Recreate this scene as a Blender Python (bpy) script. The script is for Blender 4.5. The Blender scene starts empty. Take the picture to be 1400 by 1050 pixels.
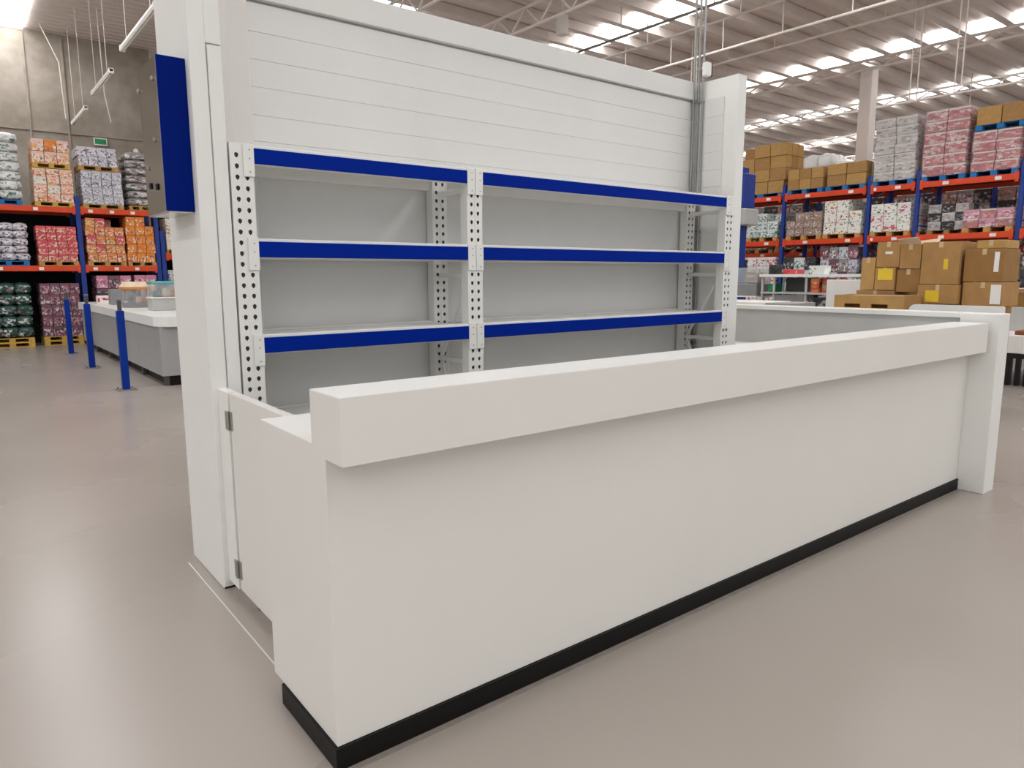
import bpy, bmesh, math, random
from mathutils import Vector, Matrix
random.seed(7)
SC = bpy.context.scene
COL = SC.collection

# ---------------------------------------------------------------- camera
F, PITCH, YAW, ROLL, CAMZ = 975.375, 0.15252, 0.90574, -0.00267, 1.55
cam = bpy.data.objects.new('camera', bpy.data.cameras.new('camera'))
COL.objects.link(cam)
fw = Vector((math.cos(YAW)*math.cos(PITCH), math.sin(YAW)*math.cos(PITCH), -math.sin(PITCH)))
r0 = Vector((math.sin(YAW), -math.cos(YAW), 0)); u0 = r0.cross(fw)
rr = r0*math.cos(ROLL)+u0*math.sin(ROLL); uu = u0*math.cos(ROLL)-r0*math.sin(ROLL)
cam.matrix_world = Matrix(((rr.x, uu.x, -fw.x, 0), (rr.y, uu.y, -fw.y, 0), (rr.z, uu.z, -fw.z, CAMZ), (0, 0, 0, 1)))
cam.data.sensor_width = 36.0
cam.data.lens = F/1400*36.0
cam.data.clip_end = 200
SC.camera = cam

# ---------------------------------------------------------------- world, light, exposure
W = bpy.data.worlds.new('daylight'); SC.world = W; W.use_nodes = True
W.node_tree.nodes['Background'].inputs[0].default_value = (0.955, 0.985, 1.0, 1)
W.node_tree.nodes['Background'].inputs[1].default_value = 0.60
SKY_STRENGTH = 9.2
SC.view_settings.view_transform = 'Standard'
SC.view_settings.look = 'None'
SC.view_settings.gamma = 1.0
SC.view_settings.use_curve_mapping = False
SC.view_settings.exposure = 0.13
SC.cycles.use_denoising = True
SC.cycles.max_bounces = 8
SC.cycles.sample_clamp_indirect = 6.0

# ---------------------------------------------------------------- materials
def lin(c):
    if isinstance(c, str):
        c = tuple(int(c[i:i+2], 16)/255 for i in (0, 2, 4))
    return tuple((v/12.92 if v <= .04045 else ((v+.055)/1.055)**2.4) for v in c) + (1.0,)

MATS = {}
def base_mat(name):
    m = bpy.data.materials.new(name); m.use_nodes = True
    MATS[name] = m
    return m, m.node_tree, m.node_tree.nodes['Principled BSDF']

def N(nt, t, **kw):
    n = nt.nodes.new(t)
    for k, v in kw.items():
        if k.startswith('i_'):
            n.inputs[k[2:].replace('_', ' ')].default_value = v
        else:
            setattr(n, k, v)
    return n

def simple(name, col, rough=.5, metal=0.0, var=.04, scale=6.0, bump=0.0, bscale=60.0, spec=.5, coat=0.0):
    m, nt, b = base_mat(name)
    tc = N(nt, 'ShaderNodeTexCoord')
    no = N(nt, 'ShaderNodeTexNoise', i_Scale=scale, i_Detail=5.0)
    nt.links.new(tc.outputs['Object'], no.inputs['Vector'])
    rp = N(nt, 'ShaderNodeValToRGB')
    c = lin(col)
    rp.color_ramp.elements[0].position = .3; rp.color_ramp.elements[1].position = .7
    rp.color_ramp.elements[0].color = tuple(max(0, v*(1-var)) for v in c[:3])+(1,)
    rp.color_ramp.elements[1].color = tuple(min(1, v*(1+var)) for v in c[:3])+(1,)
    nt.links.new(no.outputs['Fac'], rp.inputs['Fac'])
    nt.links.new(rp.outputs['Color'], b.inputs['Base Color'])
    b.inputs['Roughness'].default_value = rough
    b.inputs['Metallic'].default_value = metal
    b.inputs['Specular IOR Level'].default_value = spec
    b.inputs['Coat Weight'].default_value = coat
    if bump:
        n2 = N(nt, 'ShaderNodeTexNoise', i_Scale=bscale, i_Detail=3.0)
        nt.links.new(tc.outputs['Object'], n2.inputs['Vector'])
        bp = N(nt, 'ShaderNodeBump', i_Strength=bump, i_Distance=.01)
        nt.links.new(n2.outputs['Fac'], bp.inputs['Height'])
        nt.links.new(bp.outputs['Normal'], b.inputs['Normal'])
    return m

simple('white_paint', 'EDECE8', .5, var=.015, scale=3)
simple('white_wall', 'E1E0DD', .6, var=.02, scale=2, bump=.08, bscale=90)
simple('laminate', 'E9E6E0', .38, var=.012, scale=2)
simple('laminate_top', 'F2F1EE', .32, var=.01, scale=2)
simple('rack_white', 'ECEBE7', .42, var=.02, scale=8)
simple('rack_blue', '002690', .55, var=.04, scale=5, spec=.05)
simple('sign_blue', '001C74', .55, var=.05, scale=3, spec=.05)
simple('post_blue', '00308F', .5, var=.06, spec=.2)
simple('plinth_black', '0C0B0B', .5, var=.1, spec=.25)
simple('sealant', '8A8078', .6, var=.15, scale=25)
simple('black_plastic', '0E0E0F', .45, var=.1)
simple('dark_rubber', '1B1B1C', .7, var=.1)
simple('galvanized', '9C9C9A', .38, .75, var=.08, scale=30)
simple('hinge_steel', 'A9A7A2', .35, .85, var=.05)
simple('beam_orange', 'E2471A', .5, var=.08)
simple('upright_blue', '12388F', .5, var=.1)
simple('pallet_wood', 'BE9354', .8, var=.25, scale=12)
simple('pallet_yellow', 'D0A84E', .75, var=.15, scale=12)
simple('pallet_blue', '1572B4', .7, var=.15, scale=12)
simple('cardboard', 'AC8350', .85, var=.1, scale=7)
simple('cardboard_light', 'BB9359', .85, var=.1, scale=7)
simple('cardboard_dark', '99713F', .85, var=.1, scale=7)
simple('flap_pale', 'DDC3A2', .85, var=.06)
simple('tape', 'CDB48A', .3, var=.05)
simple('paper_white', 'F0EEEA', .7, var=.03)
simple('label_yellow', 'E5C22E', .6, var=.05)
simple('counter_grey', 'A5A4A3', .5, var=.03)
simple('panel_grey', 'BCBBB8', .5, var=.03)
simple('dark_grey', '4A4A4B', .5, var=.1)
simple('mid_grey', '8A8A8A', .5, var=.1)
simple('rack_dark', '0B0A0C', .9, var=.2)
simple('roof_beam', 'E4DAD3', .7, var=.05, scale=2)
simple('truss_paint', 'E0D6CE', .55, var=.04)
simple('lamp_white', 'E8E4DF', .45, var=.02)
simple('sign_green', '1F8A55', .5, var=.05)
simple('cream_lid', 'E8D2B4', .5, var=.08)
simple('orange_rim', 'D88A3C', .5, var=.08)
simple('teal_lid', '63AFA8', .35, var=.05)
simple('copper', '8C4F2E', .5, .2, var=.2)
simple('film_white', 'DEDAD6', .4, var=.08, scale=14, bump=.6, bscale=18)
simple('pale_grey', 'E1DDD9', .6, var=.03, scale=3)
simple('tube_white', 'F4F2EE', .35, var=.02)

def m_floor():
    m, nt, b = base_mat('polished_concrete')
    tc = N(nt, 'ShaderNodeTexCoord')
    n1 = N(nt, 'ShaderNodeTexNoise', i_Scale=.8, i_Detail=2.0, i_Roughness=.4)
    n2 = N(nt, 'ShaderNodeTexNoise', i_Scale=40.0, i_Detail=4.0)
    for n in (n1, n2): nt.links.new(tc.outputs['Object'], n.inputs['Vector'])
    mx = N(nt, 'ShaderNodeMix', data_type='FLOAT'); mx.inputs[0].default_value = .06
    nt.links.new(n1.outputs['Fac'], mx.inputs[2]); nt.links.new(n2.outputs['Fac'], mx.inputs[3])
    rp = N(nt, 'ShaderNodeValToRGB')
    rp.color_ramp.elements[0].position = .32; rp.color_ramp.elements[1].position = .7
    rp.color_ramp.elements[0].color = lin('A39A92'); rp.color_ramp.elements[1].color = lin('A89F97')
    nt.links.new(mx.outputs[0], rp.inputs['Fac'])
    nt.links.new(rp.outputs['Color'], b.inputs['Base Color'])
    r2 = N(nt, 'ShaderNodeMapRange'); r2.inputs[3].default_value = .24; r2.inputs[4].default_value = .30
    nt.links.new(n1.outputs['Fac'], r2.inputs[0]); nt.links.new(r2.outputs[0], b.inputs['Roughness'])
    b.inputs['Specular IOR Level'].default_value = .5
m_floor()

def m_concrete():
    m, nt, b = base_mat('cast_concrete')
    tc = N(nt, 'ShaderNodeTexCoord')
    n1 = N(nt, 'ShaderNodeTexNoise', i_Scale=.6, i_Detail=9.0, i_Roughness=.6)
    n2 = N(nt, 'ShaderNodeTexNoise', i_Scale=4.0, i_Detail=6.0)
    for n in (n1, n2): nt.links.new(tc.outputs['Object'], n.inputs['Vector'])
    mx = N(nt, 'ShaderNodeMix', data_type='FLOAT'); mx.inputs[0].default_value = .3
    nt.links.new(n1.outputs['Fac'], mx.inputs[2]); nt.links.new(n2.outputs['Fac'], mx.inputs[3])
    rp = N(nt, 'ShaderNodeValToRGB')
    rp.color_ramp.elements[0].position = .35; rp.color_ramp.elements[1].position = .65
    rp.color_ramp.elements[0].color = lin('837869'); rp.color_ramp.elements[1].color = lin('ADA297')
    nt.links.new(mx.outputs[0], rp.inputs['Fac']); nt.links.new(rp.outputs['Color'], b.inputs['Base Color'])
    b.inputs['Roughness'].default_value = .85
m_concrete()

def m_deck():
    m, nt, b = base_mat('corrugated_deck')
    tc = N(nt, 'ShaderNodeTexCoord')
    wv = N(nt, 'ShaderNodeTexWave', i_Scale=1.1, i_Distortion=0.0); wv.bands_direction = 'Y'
    nt.links.new(tc.outputs['Object'], wv.inputs['Vector'])
    bp = N(nt, 'ShaderNodeBump', i_Strength=.6, i_Distance=.06)
    nt.links.new(wv.outputs['Fac'], bp.inputs['Height']); nt.links.new(bp.outputs['Normal'], b.inputs['Normal'])
    no = N(nt, 'ShaderNodeTexNoise', i_Scale=1.5, i_Detail=5.0)
    nt.links.new(tc.outputs['Object'], no.inputs['Vector'])
    rp = N(nt, 'ShaderNodeValToRGB')
    rp.color_ramp.elements[0].color = lin('DCD0C8'); rp.color_ramp.elements[1].color = lin('EADFD8')
    nt.links.new(no.outputs['Fac'], rp.inputs['Fac']); nt.links.new(rp.outputs['Color'], b.inputs['Base Color'])
    b.inputs['Roughness'].default_value = .6
m_deck()

def m_sky():
    m, nt, b = base_mat('skylight_sheet')
    e = N(nt, 'ShaderNodeEmission'); e.inputs[0].default_value = (.965, .985, 1, 1); e.inputs[1].default_value = SKY_STRENGTH
    no = N(nt, 'ShaderNodeTexNoise', i_Scale=3.0)
    mr = N(nt, 'ShaderNodeMapRange'); mr.inputs[3].default_value = SKY_STRENGTH*.85; mr.inputs[4].default_value = SKY_STRENGTH*1.15
    nt.links.new(no.outputs['Fac'], mr.inputs[0]); nt.links.new(mr.outputs[0], e.inputs[1])
    nt.links.new(e.outputs[0], nt.nodes['Material Output'].inputs[0])
m_sky()

def m_steel():
    m, nt, b = base_mat('polished_steel')
    tc = N(nt, 'ShaderNodeTexCoord')
    no = N(nt, 'ShaderNodeTexNoise', i_Scale=5.0, i_Detail=4.0); nt.links.new(tc.outputs['Object'], no.inputs['Vector'])
    mr = N(nt, 'ShaderNodeMapRange'); mr.inputs[3].default_value = .08; mr.inputs[4].default_value = .2
    nt.links.new(no.outputs['Fac'], mr.inputs[0]); nt.links.new(mr.outputs[0], b.inputs['Roughness'])
    b.inputs['Base Color'].default_value = lin('C6C2BD'); b.inputs['Metallic'].default_value = 1.0
m_steel()

def m_clear(name, col, alpha, rough=.1):
    m, nt, b = base_mat(name)
    b.inputs['Base Color'].default_value = lin(col); b.inputs['Roughness'].default_value = rough
    b.inputs['Alpha'].default_value = alpha
    no = N(nt, 'ShaderNodeTexNoise', i_Scale=7.0, i_Detail=4.0)
    tc = N(nt, 'ShaderNodeTexCoord'); nt.links.new(tc.outputs['Object'], no.inputs['Vector'])
    bp = N(nt, 'ShaderNodeBump', i_Strength=.5, i_Distance=.03)
    nt.links.new(no.outputs['Fac'], bp.inputs['Height']); nt.links.new(bp.outputs['Normal'], b.inputs['Normal'])
m_clear('stretch_film', 'E6E2E0', .14, .22)
m_clear('acrylic', 'CFDAD8', .35, .1)

def product(name, cols, weights=None, scale=6.0, band=.74, bandcol=0):
    """printed packaging: blocks of flat colour as on cartons and bags"""
    m, nt, b = base_mat(name)
    tc = N(nt, 'ShaderNodeTexCoord'); oi = N(nt, 'ShaderNodeObjectInfo')
    ml = N(nt, 'ShaderNodeVectorMath', operation='SCALE'); ml.inputs['Scale'].default_value = 37.0
    cb = N(nt, 'ShaderNodeCombineXYZ')
    for k in range(3): nt.links.new(oi.outputs['Random'], cb.inputs[k])
    nt.links.new(cb.outputs[0], ml.inputs[0])
    ad = N(nt, 'ShaderNodeVectorMath', operation='ADD')
    nt.links.new(tc.outputs['Object'], ad.inputs[0]); nt.links.new(ml.outputs[0], ad.inputs[1])
    v = N(nt, 'ShaderNodeTexVoronoi', i_Scale=scale); v.distance = 'CHEBYCHEV'
    nt.links.new(ad.outputs[0], v.inputs['Vector'])
    sp = N(nt, 'ShaderNodeSeparateColor'); nt.links.new(v.outputs['Color'], sp.inputs[0])
    rp = N(nt, 'ShaderNodeValToRGB'); rp.color_ramp.interpolation = 'CONSTANT'
    n = len(cols); weights = weights or [1]*n; tot = sum(weights); acc = 0
    el = rp.color_ramp.elements
    for k in range(n):
        e = el[0] if k == 0 else (el[1] if k == 1 else el.new(acc/tot))
        e.position = acc/tot; e.color = lin(cols[k]); acc += weights[k]
    nt.links.new(sp.outputs[0], rp.inputs['Fac'])
    v2 = N(nt, 'ShaderNodeTexNoise', i_Scale=scale*2.4, i_Detail=1.0)
    nt.links.new(ad.outputs[0], v2.inputs['Vector'])
    r2 = N(nt, 'ShaderNodeValToRGB'); r2.color_ramp.interpolation = 'CONSTANT'
    r2.color_ramp.elements[0].color = (0, 0, 0, 1); r2.color_ramp.elements[1].color = (1, 1, 1, 1); r2.color_ramp.elements[1].position = .60
    nt.links.new(v2.outputs['Fac'], r2.inputs['Fac'])
    mx = N(nt, 'ShaderNodeMix', data_type='RGBA')
    nt.links.new(r2.outputs['Color'], mx.inputs[0]); nt.links.new(rp.outputs['Color'], mx.inputs[6]); mx.inputs[7].default_value = lin(cols[0])
    sz = N(nt, 'ShaderNodeSeparateXYZ'); nt.links.new(tc.outputs['Generated'], sz.inputs[0])
    gt_ = N(nt, 'ShaderNodeMath', operation='GREATER_THAN'); gt_.inputs[1].default_value = band
    nt.links.new(sz.outputs[2], gt_.inputs[0])
    m2 = N(nt, 'ShaderNodeMix', data_type='RGBA'); m2.inputs[7].default_value = lin(cols[bandcol])
    nt.links.new(gt_.outputs[0], m2.inputs[0]); nt.links.new(mx.outputs[2], m2.inputs[6])
    nt.links.new(m2.outputs[2], b.inputs['Base Color'])
    b.inputs['Roughness'].default_value = .42
    return m
product('pack_white_green', ['E4E4E2', '7D8C88', 'C9CCCA', '2F6A5C', 'F2F2F0'], [5, 2, 3, 1, 3])
product('pack_peach', ['EFC7B4', 'E98B55', 'F3E4DA', 'D5473F', 'F0B04A', '7C6A6A'], [4, 2, 4, 1, 2, 1])
product('pack_lilac_grey', ['C9C6CE', '8B8894', 'E8E6EA', '4E4B57', 'A9B4C0'], [4, 2, 4, 1, 2])
product('pack_grey', ['9B9695', 'D8D5D2', '55504F', 'EFEDEA', 'B06070'], [4, 3, 2, 2, .6])
product('pack_purple_white', ['DAD5DC', '5D5266', 'EFEDF0', '8C8096', '37303F'], [5, 2, 4, 2, 1])
product('pack_red', ['D8505A', 'E9C9B0', 'B9383F', 'E7E0D6', '9FA35B', 'E98B72'], [5, 2, 2, 2, 1, 2])
product('pack_orange_red', ['E28A4A', 'D34A50', 'E6C27A', 'C9C1A0', 'F0E3D5', '6C4A38'], [4, 3, 3, 2, 2, 1])
product('pack_orange', ['E8872C', 'EDB35A', 'D95A2C', 'F0E8E0', '50639A'], [6, 3, 2, 2, .6])
product('pack_cream', ['E9E1D2', 'D9C29A', 'C8574E', 'F3EFE8', '8A8F88'], [5, 3, 1, 4, 1])
product('pack_dark_green', ['24493F', '6E7A78', 'D9DAD8', '143029', 'A9605F', 'BFC7C2'], [5, 3, 2, 3, .5, 1])
product('pack_dark_pink', ['7C5563', 'D39AA6', '3E3A45', 'E6DEE0', 'B5606D', '5A6B68'], [4, 3, 3, 2, 2, 1])
product('pack_pink', ['D98FA8', 'EBC7D2', 'A9496C', 'F2E8EC', '6A4054'], [4, 3, 2, 2, 1])
product('pack_grey_wrap', ['C6BFBB', 'AAA29E', 'E2DDDA', 'D0C9C5', '7F7876'], [5, 3, 3, 4, .7], 4.5, .82, 2)
product('pack_red_wrap', ['C06A6C', 'D9A6A4', 'A84E52', 'CFC4C0', 'E2D6D3', '8B6E70'], [6, 3, 3, 2, 1, 1], 4.5, .84, 4)
product('pack_teal', ['DCE0DC', '5E9A94', '2F6B68', 'F0F0EC', 'B8A98E'], [4, 4, 2, 3, 1])
product('pack_brown', ['A58C7E', 'C9B7AA', '7D5F55', 'E5DEDA', 'C58B95'], [4, 3, 2, 1.5, 1])
product('pack_fruit', ['F0EEEA', 'D7454B', 'F2F0EC', '5D9A4A', 'EFD24A', '2E2E30', 'F4F2EE'], [6, 1, 5, 1, 1, .7, 5], 8.0, .97)
product('pack_black_grey', ['3A393C', '6B696C', 'A8A5A6', '201F22', 'C9C6C4'], [4, 3, 2, 3, 1])
product('pack_red_white', ['ECE8E6', 'C8343F', 'F1EEEC', 'D56A70', '6A6668'], [4, 2, 3, 1, .7])

# ---------------------------------------------------------------- mesh helpers
def me_from(bm, name):
    me = bpy.data.meshes.new(name); bm.to_mesh(me); bm.free(); return me

def bm_box(bm, x0, x1, y0, y1, z0, z1, bev=0.0, seg=1):
    r = bmesh.ops.create_cube(bm, size=1.0)
    vs = r['verts']
    for v in vs:
        v.co = Vector((x0+(v.co.x+.5)*(x1-x0), y0+(v.co.y+.5)*(y1-y0), z0+(v.co.z+.5)*(z1-z0)))
    if bev > 0:
        es = list({e for v in vs for e in v.link_edges})
        bmesh.ops.bevel(bm, geom=es, offset=bev, segments=seg, affect='EDGES', profile=.5)

def bm_tube(bm, a, b, r, n=8, r2=None):
    a = Vector(a); b = Vector(b); d = b-a
    m = Matrix.Translation((a+b)/2) @ d.to_track_quat('Z', 'Y').to_matrix().to_4x4()
    bmesh.ops.create_cone(bm, cap_ends=True, segments=n, radius1=r, radius2=r if r2 is None else r2, depth=d.length, matrix=m)

def add(name, me, mat, parent=None, loc=None, smooth=False):
    if mat is not None and not me.materials: me.materials.append(MATS[mat])
    o = bpy.data.objects.new(name, me); COL.objects.link(o)
    if parent: o.parent = parent
    if loc is not None: o.location = loc
    if smooth:
        for p in me.polygons: p.use_smooth = True
    return o

def org(parent):
    if parent is None: return Vector((0, 0, 0))
    v = Vector(parent.location)
    if parent.parent: v += org(parent.parent)
    return v

def box(name, x0, x1, y0, y1, z0, z1, mat, parent=None, bev=.003, seg=1):
    """a bevelled box in world coordinates; its origin is its own base centre"""
    c = Vector(((x0+x1)/2, (y0+y1)/2, z0))
    bm = bmesh.new(); bm_box(bm, x0-c.x, x1-c.x, y0-c.y, y1-c.y, 0, z1-z0, bev, seg)
    return add(name, me_from(bm, name), mat, parent, c-org(parent))

def tube(name, a, b, r, mat, parent=None, n=8, r2=None):
    c = Vector(a); bm = bmesh.new(); bm_tube(bm, (0, 0, 0), Vector(b)-c, r, n, r2)
    return add(name, me_from(bm, name), mat, parent, c-org(parent), smooth=False)

def empty(name, x, y, z, parent=None):
    o = bpy.data.objects.new(name, None); COL.objects.link(o)
    o.empty_display_size = .1
    if parent: o.parent = parent
    o.location = Vector((x, y, z))-org(parent)
    return o

def tag(o, label=None, cat=None, group=None, kind=None):
    if label: o['label'] = label
    if cat: o['category'] = cat
    if group: o['group'] = group
    if kind: o['kind'] = kind
    return o

def structure(o, label, cat):
    return tag(o, label, cat, kind='structure')

# ---------------------------------------------------------------- hall shell
CZ = 7.4
fl = box('floor', -16, 46, -14, 26, -.2, 0, 'polished_concrete', bev=0)
structure(fl, 'polished warm grey concrete warehouse floor', 'floor')

ceil = empty('ceiling', 14, 6, CZ); structure(ceil, 'corrugated metal roof deck with beams, trusses and rows of skylights', 'ceiling')
box('roof_deck', -16, 46, -14, 26, CZ, CZ+.15, 'corrugated_deck', ceil, bev=0)
PITCH_Y = .92
def pane_mesh(w, d):
    bm = bmesh.new(); bm_box(bm, -w/2, w/2, -d/2, d/2, -.02, .02); return me_from(bm, 'skylight_pane')
PM = pane_mesh(1.0, .62)
def skylight_row(xc, y0, n):
    for k in range(n):
        add('skylight_pane', PM, 'skylight_sheet', ceil, Vector((xc, y0+k*PITCH_Y, CZ-.03))-org(ceil))
skylight_row(13.35, 9.87, 7)
skylight_row(8.35, 14.5, 3)
skylight_row(20.12, 5.28, 17)
skylight_row(25.65, 7.12, 17)
skylight_row(31.4, 8.96, 15)
skylight_row(37.2, 11.72, 12)
def skylight_strip(xc, w, y0, y1):
    box('skylight_strip', xc-w/2, xc+w/2, y0, y1, CZ-.05, CZ-.01, 'skylight_sheet', ceil, bev=0)
skylight_strip(1.35, 1.3, 18.6, 21.4)
skylight_strip(1.2, .62, 2.0, 16.0)
skylight_strip(1.2, .62, -12, 0.0)
skylight_strip(7.3, .62, -12, 11.5)
skylight_strip(-5.0, .62, -12, 20)
skylight_strip(-10.5, .62, -12, 20)
skylight_strip(13.35, .62, -12, 8.6)
skylight_strip(20.12, .62, -12, 4.0)

bm = bmesh.new(); bm_box(bm, -19.5, 19.5, -.09, .09, 0, .2); BEAM = me_from(bm, 'roof_beam')
for k in range(22):
    add('roof_beam', BEAM, 'roof_beam', ceil, Vector((26.3, 3.9+k*PITCH_Y, CZ-.21))-org(ceil))

def truss(x, y0, y1, zb=6.6, zt=7.02, step=.95):
    t = empty('roof_truss', x, y0, zb, ceil)
    tube('chord', (x, y0, zb), (x, y1, zb), .035, 'truss_paint', t, 6)
    tube('chord', (x, y0, zt), (x, y1, zt), .035, 'truss_paint', t, 6)
    n = int((y1-y0)/step)
    for k in range(n):
        a = y0+k*step
        tube('web_bar', (x, a, zb), (x, a+step/2, zt), .022, 'truss_paint', t, 5)
        tube('web_bar', (x, a+step/2, zt), (x, a+step, zb), .022, 'truss_paint', t, 5)
truss(7.7, 8, 16)
truss(10.0, 8, 16)
truss(18.1, 3, 23.5, 6.45, 6.66)
truss(22.4, 5, 23.5, 6.45, 6.66)
truss(27.2, 8, 23.5, 6.45, 6.66)
truss(32.0, 9, 23.5, 6.45, 6.66)

def pipe(x, y0, y1, z, r, mat, hang=2.4):
    p = tube('sprinkler_pipe', (x, y0, z), (x, y1, z), r, mat, ceil, 8)
    k = y0+.6
    while k < y1:
        tube('hanger_rod', (x, k, z), (x, k, CZ), .012, 'truss_paint', p, 5); k += hang
pipe(11.95, 6, 14.5, 6.6, .03, 'galvanized')
pipe(12.8, 6, 14.5, 6.6, .025, 'truss_paint')
pipe(14.45, 4, 15, 6.6, .03, 'truss_paint', 1.5)
pipe(16.2, 2, 16.5, 6.9, .03, 'truss_paint', 1.3)
for x, y in ((16.6, 7.2), (16.6, 7.35), (24.5, 9.1), (15.2, 11.9), (15.2, 12.05), (16.2, 6.2), (16.2, 6.32)):
    tube('drop_conduit', (x, y, 5.15), (x, y, CZ), .014, 'truss_paint', ceil, 6)

def wall(name, x0, x1, y0, y1, z0, z1, mat, label):
    return structure(box(name, x0, x1, y0, y1, z0, z1, mat, bev=0), label, 'wall')
wf = wall('wall_far', -16, 4.75, 21.5, 21.8, 0, CZ, 'cast_concrete', 'raw cast concrete wall behind the pallet rack beside the aisle')
for zz in (5.05,):
    box('joint_strip', -16, 4.75, 21.47, 21.5, zz, zz+.03, 'cast_concrete', wf, bev=.004)
for xx in (1.95, 2.75):
    box('cast_rib', xx, xx+.05, 21.46, 21.5, 0, CZ-.1, 'cast_concrete', wf, bev=.004)
wall('wall_far_recess', 4.75, 9, 24.2, 24.4, 0, CZ, 'cast_concrete', 'shaded recessed wall stretch beyond the concrete corner')
wall('wall_rear', 9, 46, 24.2, 24.4, 0, CZ, 'white_wall', 'pale far hall wall behind the tall rack of cartons')
wall('wall_side', 45.8, 46, -14, 24.2, 0, CZ, 'white_wall', 'pale distant side wall of the warehouse hall')
col = structure(box('wall_column', 18.45, 18.8, 9.1, 9.4, 0, 6.6, 'roof_beam', bev=.02), 'tall square pale column rising behind the cartons to the truss', 'column')

# ---------------------------------------------------------------- booth walls
WT = 3.12
wb = structure(box('wall_back', 1.0, 5.2, 4.02, 4.10, 0, WT, 'white_wall', bev=.002), 'white boarded back wall of the booth', 'wall')
zs = [2.97, 2.825, 2.685, 2.545, 2.40, 2.265, 2.13]
for a, b_ in zip(zs[:-1], zs[1:]):
    box('wall_board', 1.36, 5.1, 4.0, 4.03, b_+.0006, a-.0006, 'white_wall', wb, bev=.0012)
box('wall_panel', 1.36, 5.1, 4.0, 4.03, 0.0, 2.128, 'white_wall', wb, bev=.0025)
box('fascia_board', 1.36, 5.1, 3.975, 4.03, 2.985, WT+.005, 'white_wall', wb, bev=.003)
box('shadow_gap', 1.36, 5.1, 4.015, 4.03, 2.968, 2.987, 'panel_grey', wb, bev=0)

wl = structure(box('wall_left', .9455, 1.085, 3.545, 4.10, 0, WT, 'white_paint', bev=.003), 'white end wall of the booth on the aisle side', 'wall')
box('edge_board', .9455, 1.018, 3.527, 3.546, .012, WT, 'white_paint', wl, bev=.003)
box('edge_board', 1.024, 1.087, 3.529, 3.546, 0.0, 2.58, 'white_paint', wl, bev=.003)
box('edge_board', 1.018, 1.087, 3.529, 3.546, 2.586, WT, 'white_paint', wl, bev=.002)
box('pilaster', 1.085, 1.25, 3.93, 4.03, 0, WT, 'pale_grey', wl, bev=.004)  # slightly greyer tone than the end wall
box('pilaster', 1.25, 1.362, 3.955, 4.03, 0, WT, 'pale_grey', wl, bev=.004)
box('shoe', .95, 1.08, 3.535, 4.09, -.0, .008, 'black_plastic', wl, bev=0)

wr = structure(box('wall_right', 5.1, 5.21, 3.575, 4.10, 0, WT, 'white_paint', bev=.004), 'tall white end wall of the booth away from the aisle', 'wall')
for a, b_ in zip(zs[:-1], zs[1:]):
    box('wall_board', 5.09, 5.105, 3.70, 3.99, b_+.0006, a-.0006, 'white_wall', wr, bev=.0012)

lw = structure(box('wall_low', 5.665, 5.785, 2.0, 4.10, 0, 1.24, 'panel_grey', bev=.003), 'low partition wall with a white cap closing the booth side', 'wall')
box('wall_cap', 5.635, 5.815, 2.0, 4.10, 1.236, 1.272, 'white_paint', lw, bev=.004)
box('end_post', 5.629, 5.814, 1.777, 2.03, 0, 1.2715, 'white_paint', lw, bev=.006, seg=2)
box('screw_cover', 5.626, 5.631, 1.992, 2.004, 1.199, 1.205, 'dark_grey', lw, bev=.001)
box('ledge', 5.35, 5.665, 2.6, 4.0, .90, .94, 'white_paint', lw, bev=.004)

ln = structure(box('trim_1', .889, .895, 2.45, 4.0, 0, .003, 'pale_grey', bev=.001), 'thin pale sealant line on the floor beside the gate', 'trim')

structure(box('trim_2', .825, 5.6, 1.916, 1.941, 0, .003, 'sealant', bev=.001), 'narrow grey sealant strip on the floor along the black plinth', 'trim')

# ---------------------------------------------------------------- counter
ct = empty('reception_counter', 3.2, 2.2, 0)
tag(ct, 'long white service counter with raised front ledge and black plinth', 'counter')
box('plinth', .820, 5.628, 1.941, 2.41, 0, .0795, 'plinth_black', ct, bev=.002)
body = box('body', .829, 5.628, 1.950, 2.504, .0795, 1.0435, 'laminate', ct, bev=.0015)
box('worktop', .8295, 5.6275, 2.04, 2.5035, 1.043, 1.0446, 'laminate_top', ct, bev=.0005)
ld = box('ledge', .8287, 5.60, 1.8336, 2.049, 1.0092, 1.2093, 'laminate', ct, bev=.0025)
box('ledge_top', .8295, 5.5995, 1.8341, 2.0485, 1.2088, 1.2105, 'laminate_top', ct, bev=.0006)

# ---------------------------------------------------------------- gate
gt = empty('gate', 1.0, 3.0, .05)
tag(gt, 'white swing gate on two steel hinges between counter and end wall', 'gate')
box('panel', .98, 1.02, 2.50, 3.375, .045, 1.01, 'laminate', gt, bev=.002)
box('hinge_strip', .972, 1.02, 3.385, 3.53, .045, 1.012, 'white_paint', gt, bev=.002)
for z in (.835, .105):
    h = empty('hinge', .975, 3.38, z, gt)
    box('hinge_leaf', .974, .981, 3.345, 3.374, z, z+.088, 'hinge_steel', h, bev=.001)
    box('hinge_leaf', .966, .973, 3.386, 3.412, z, z+.088, 'hinge_steel', h, bev=.001)
    tube('hinge_pin', (.970, 3.38, z), (.970, 3.38, z+.088), .007, 'hinge_steel', h, 8)
box('foot', 1.0, 1.035, 3.19, 3.225, 0, .05, 'galvanized', gt, bev=.002)

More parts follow.
